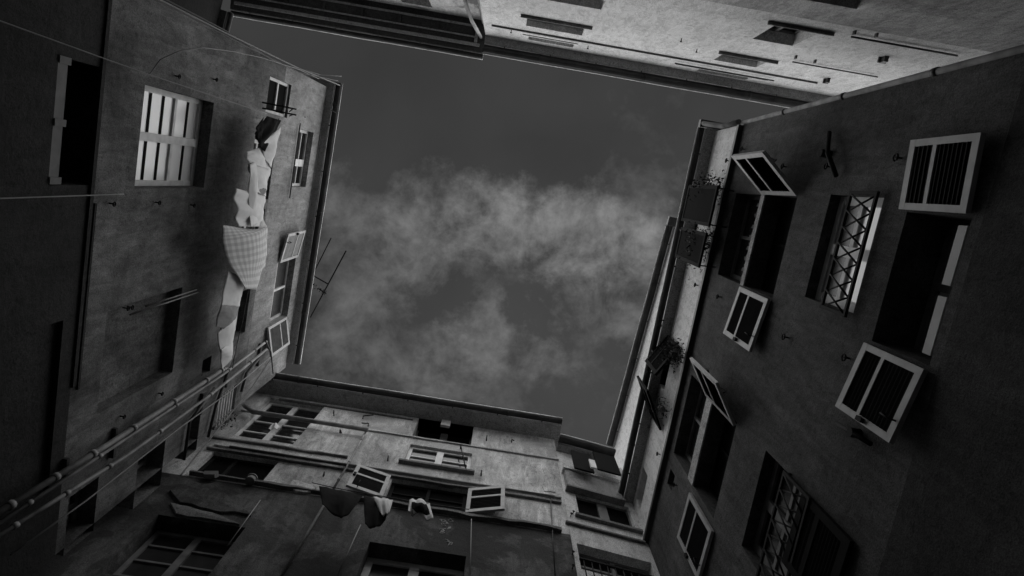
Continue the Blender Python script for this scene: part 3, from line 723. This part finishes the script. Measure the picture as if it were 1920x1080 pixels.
# lamp at the eave corner
a = G.at_z(433, 28, zL-.1); P = G.w(a[0], a[1], zL-.08)
m = MB(); m.tube([(0,0,-.10),(0,0,-.03),(0,0,0)], .05, 10); m.tube([(0,0,0),(0,0,.1)], .015, 6)
tag(m.build('eave_float', 'pipe', None, P), 'small pale round fitting at the corner of the deep dark eave', 'fitting')

# ================================================================== CABLES
def cable(pts, r, mat, label, sag=0.0, n=16, name='cable', group=None):
    pts = [Vector(p) for p in pts]; P = []
    for i in range(len(pts)-1):
        for k in range(n):
            f = k/n; q = pts[i].lerp(pts[i+1], f); q.z -= sag*4*f*(1-f); P.append(q)
    P.append(pts[-1]); o = P[0].copy(); m = MB(); m.tube([p-o for p in P], r, 6)
    c = m.build(name, mat, None, o); tag(c, label, 'cable', group); return c
def AW(u, v, out): return A.w(*A.p(u, v, out))
cable([AW(-30,28,.10), AW(280,140,.25), AW(500,213,.45)], .005, 'cable', 'long pale washing cable slanting across the upper left wall to the small window', .02)
cable([AW(-30,373,.2), AW(232,364,.15)], .006, 'cable', 'short pale cable level with the foot of the curtained window')
cable([AW(280,140,.08), AW(300,112,.30), AW(335,96,.40), AW(380,89,.45), AW(440,97,.35), AW(490,108,.25), AW(560,130,.15), AW(598,148,.05)], .005, 'cable', 'pale cable looping in an arc from the curtained window up to the eave', 0, 6)
cable([AW(262,-20,.05), AW(420,60,.05), AW(560,128,.06), AW(637,160,.27)], .009, 'cable', 'pale conduit following the edge of the left tenement')
cable([AW(262,-26,.02), AW(420,56,.03), AW(520,118,.03), AW(600,140,.10), AW(640,143,.26)], .010, 'cable_d', 'black cable along the free edge of the left tenement', .02)
cable([AW(262,-14,.10), AW(360,34,.12), AW(455,83,.16), AW(560,136,.12), AW(634,152,.26)], .007, 'cable_d', 'thin black cable sagging just below the tenement edge', .03)
cable([AW(608,198,.02), AW(618,203,.06), AW(622,207,.15), AW(629,211,.26)], .010, 'cable', 'short pale wire kinked under the left eave', 0, 4)
cable([AW(509,672,.10), AW(470,730,.10), AW(400,815,.10), AW(338,892,.10)], .010, 'cable', 'pale wire dropping down the lower left inner corner', .0)
cable([AW(512,700,.2), AW(508,660,.2), AW(498,640,.2)], .012, 'cable_d', 'black wire end under the open attic shutter', .0)

# ================================================================== TV AERIAL
za = zA + 1.6
def AZ(u, v, z): d = ray(u, v); return CAM + d*((z-CAM.z)/d.z)
o = AZ(602, 540, za); root = bpy.data.objects.new('tv_aerial', None); COL.objects.link(root); root.location = o
tag(root, 'thin black television aerial standing over the left eave against the sky', 'aerial')
def rod(p, q, r, name='aerial_rod'):
    m = MB(); m.tube([AZ(*p, za)-o, AZ(*q, za)-o], r, 6); m.build(name, 'iron', root)
rod((649,470),(582,595), .018, 'boom'); rod((621,446),(586,516), .014); rod((586,516),(616,533), .017); rod((583,531),(612,551), .018)
for i in range(7):
    f = i/6; x = 583+f*27; y = 532+f*17; rod((x-2.2,y+4),(x+2.2,y-4), .008, 'dipole')
m = MB(); m.tube([Vector((0,0,0)), AZ(560,530, zA+.5)-o], .02, 6); m.build('mast', 'iron', root)

# ================================================================== LAUNDRY
def cloth(F, top, bot, out_t, out_b, mat, label, cat='laundry', name='laundry', fold=.014, nf=4, bulge=.05, nx=26, ny=20, group=None, th=.006, nz=.55):
    """a hung cloth: top edge on the line, bottom edge blown out; corners given on two planes of the facade"""
    def poly(L_, f):
        f *= len(L_)-1; k = min(int(f), len(L_)-2); a, b = L_[k], L_[k+1]; g_ = f-k
        return a[0]+(b[0]-a[0])*g_, a[1]+(b[1]-a[1])*g_
    me = MB(); uv = []; P = []
    for j in range(ny+1):
        for i in range(nx+1):
            x, y = i/nx, j/ny
            t = F.w(*F.p(*poly(top, x), out_t)); b = F.w(*F.p(*poly(bot, x), out_b)); p = t.lerp(b, y)
            w = math.sin(x*PI*2*nf + 1.3*y)*fold*(.35+.8*y) + bulge*math.sin(PI*y)*math.sin(PI*x)
            w += nz*.025*noise.noise((x*3+out_t*9, y*2.2, nf))*y + nz*.012*noise.noise((x*9, y*8, nf*2.0))
            P.append(p + F.n*w); uv.append((x*2.2, y*2.0))
    c = P[0].copy(); me.v = [tuple(p-c) for p in P]
    for j in range(ny):
        for i in range(nx):
            a = j*(nx+1)+i; me.f.append((a, a+1, a+nx+2, a+nx+1)); me.mi.append(0); me.smooth.append(True)
    o = me.build(name, mat, None, c)
    ul = o.data.uv_layers.new(name='UVMap')
    for lp in o.data.loops: ul.data[lp.index].uv = uv[lp.vertex_index]
    md = o.modifiers.new('thickness', 'SOLIDIFY'); md.thickness = th
    tag(o, label, cat, group); return o
GL = 'washing hung under the left eaves'
cable([AW(523,222,.27), AW(507,315,.27), AW(492,400,.27), AW(474,505,.27), AW(455,600,.27), AW(436,690,.27)], .006, 'cable_d', 'washing line stretched along the left wall under the attic', .02, 8, 'washing_line')
cloth(A, [(500,218),(527,226)], [(475,250),(494,284)], 0.28, 0.34, 'cl_dark', 'dark garment at the top of the left washing line', 'garment', group=GL, nf=2)
cloth(A, [(494,220),(480,240)], [(478,238),(490,282)], 0.29, 0.36, 'cl_dark', 'dark folded sleeve beside the small barred window', 'garment', group=GL, nf=1)
cloth(A, [(526,238),(518,275),(508,314)], [(494,262),(490,285),(503,308)], 0.28, 0.33, 'cl_white', 'white shirt just below the dark garment on the left line', 'garment', group=GL, nf=2)
cloth(A, [(490,276),(507,318)], [(460,284),(466,306)], 0.28, 0.37, 'cl_white', 'small white cloth rolled over the left line', 'cloth', group=GL, nf=1)
cloth(A, [(507,318),(500,345),(498,368)], [(462,306),(470,330),(466,352)], 0.28, 0.36, 'cl_white', 'bright white towel at the middle of the left line', 'towel', group=GL, nf=2)
cloth(A, [(500,330),(497,372)], [(470,318),(480,378)], 0.25, 0.30, 'cl_grey', 'grey crumpled shirt showing behind the bright white towel', 'garment', group=GL, nf=2)
cloth(A, [(497,368),(490,425)], [(438,352),(444,424)], 0.28, 0.40, 'cl_white', 'long white sheet hanging just above the checked cloth', 'sheet', group=GL, nf=2, fold=.02)
cloth(A, [(480,300),(482,420)], [(466,308),(468,425)], 0.34, 0.40, 'cl_white', 'narrow pale trouser leg hanging in front of the white sheet', 'garment', group=GL, nf=1)
cloth(A, [(478,432),(500,425),(500,480),(480,543)], [(413,421),(416,450),(432,495),(458,541)], 0.28, 0.44, 'gingham', 'large billowing checked tablecloth on the left line', 'tablecloth', group=GL, nf=1, fold=.02, bulge=.10)
cloth(A, [(488,400),(500,425),(497,500)], [(482,430),(478,450),(486,510)], 0.24, 0.29, 'gingham', 'checked end of cloth folded behind the tablecloth', 'cloth', group=GL, nf=2)
cloth(A, [(460,520),(448,575)], [(426,508),(414,572)], 0.28, 0.37, 'cl_white', 'white vest below the checked tablecloth', 'garment', group=GL, nf=1, fold=.008, nz=.4)
cloth(A, [(448,572),(436,620)], [(413,572),(404,612)], 0.28, 0.37, 'cl_grey', 'grey shirt below the white vest', 'garment', group=GL, nf=1, fold=.008, nz=.4)
cloth(A, [(445,585),(432,668)], [(432,600),(408,625),(412,662)], 0.26, 0.33, 'cl_white', 'crumpled white shirt near the lower end of the left line', 'garment', group=GL, nf=1, fold=.008, nz=.4)
cloth(A, [(436,640),(436,672)], [(413,655),(415,692)], 0.28, 0.35, 'cl_white', 'last white cloth at the bottom end of the left line', 'cloth', group=GL, nf=1, fold=.008, nz=.4)
cloth(A, [(435,655),(447,640)], [(412,692),(428,688)], 0.22, 0.28, 'cl_grey', 'grey rag at the bottom end of the left line', 'cloth', group=GL, nf=1)
GB = 'washing hung across the scarred building'
BW_ = lambda u, v, out: B.w(*B.p(u, v, out))
cable([BW_(585,905,.5), BW_(715,930,.5), BW_(880,955,.5)], .006, 'cable_d', 'washing line below the wide shuttered window', .02, 10, 'washing_line')
cloth(B, [(598,912),(640,920),(680,930)], [(604,948),(640,974),(662,956)], .50, .62, 'cl_dark', 'big black garment hanging leftmost below the wide window', 'garment', group=GB, nf=2)
cloth(B, [(682,930),(708,936),(735,938)], [(684,985),(702,992),(722,978)], .52, .62, 'cl_dark', 'black garment with a pale hem left of the wide window', 'garment', group=GB, nf=2)
cloth(B, [(700,932),(737,938)], [(716,968),(730,962)], .60, .66, 'cl_white', 'white cloth draped over the black garment', 'cloth', group=GB, nf=2)
cloth(B, [(768,938),(785,936),(806,944)], [(764,966),(785,960),(812,978)], .50, .60, 'cl_white', 'small crumpled pale cloth under the middle of the wide window', 'cloth', group=GB, nf=2, fold=.04)
cloth(B, [(772,942),(800,946)], [(772,956),(806,966)], .62, .64, 'cl_dark', 'dark rag on top of the crumpled pale cloth', 'cloth', group=GB, nf=2)
cloth(B, [(510,796),(522,796)], [(503,806),(524,805)], .30, .34, 'cl_white', 'small white cloth tied over the pipe at the tall window', 'cloth', nf=2)

# small household things on the ledge of the dark opening
P = B.w(*B.p(468, 903, .06)); m = MB(); m.tube([(0,0,0),(0,0,.02),(0,0,.08)], .07, 16); m.tube([(0,0,.08),(0,0,.10)], .082, 16)
tag(m.build('basin', 'pipe_r', None, P), 'grey round basin on the ledge of the dark opening, lower left', 'basin')
P = B.w(*B.p(392, 893, .08)); m = MB(); m.hexa([(-.08,-.03,0),(.08,-.03,0),(.08,.03,0),(-.08,.03,0),(-.10,-.045,.08),(.10,-.045,.08),(.10,.045,.08),(-.10,.045,.08)])
tag(m.build('planter_trough', 'cl_grey', None, P), 'small pale trough at the left end of the dark opening', 'trough')

# ================================================================== PLANTS
def plant(P, r, label, n=420, mat='leaf', flat=.7, drop=.3):
    root = bpy.data.objects.new('potted_plant', None); COL.objects.link(root); root.location = P; tag(root, label, 'plant')
    m = MB()
    for i in range(n):
        a = random.uniform(0, 2*PI); q = Vector((random.gauss(0, .34), random.gauss(0, .34), random.gauss(0, .4)-drop*random.random()))*r
        d = Vector((random.gauss(0,1), random.gauss(0,1), random.gauss(0,1))).normalized(); e = d.orthogonal().normalized(); l = random.uniform(.025, .055)
        m.quad(tuple(q), tuple(q+d*l*.5+e*l*.35), tuple(q+d*l), tuple(q+d*l*.5-e*l*.35))
    m.build('foliage', mat, root)
    m = MB(); z0 = -.02; m.v = []; k = 12
    m.tube([(0,0,-.10),(0,0,-.02)], .045, k); m.tube([(0,0,-.03),(0,0,0)], .052, k); m.build('pot', 'pot', root)
RW = lambda u, v, out: R.w(*R.p(u, v, out))
plant(RW(1330,352,.18), .30, 'bushy plant over the upper end of the top floor shutters on the right')
plant(RW(1312,448,.20), .28, 'dark plant in front of the lower black shutter of the top floor')
plant(RW(1305,480,.18), .28, 'dry pale plant hanging at the lower end of the same shutters', mat='leaf_l', n=110)
plant(RW(1262,662,.18), .28, 'dark plant between the two wide open black shutters')
plant(RW(1240,765,.14), .22, 'straggly plant at the foot of the lowest black shutter', n=110)
plant(B.w(*B.p(425,786,.12)), .25, 'wiry climbing plant beside the louvred vent in the corner', n=90)

SC.render.resolution_x = 1024; SC.render.resolution_y = 576
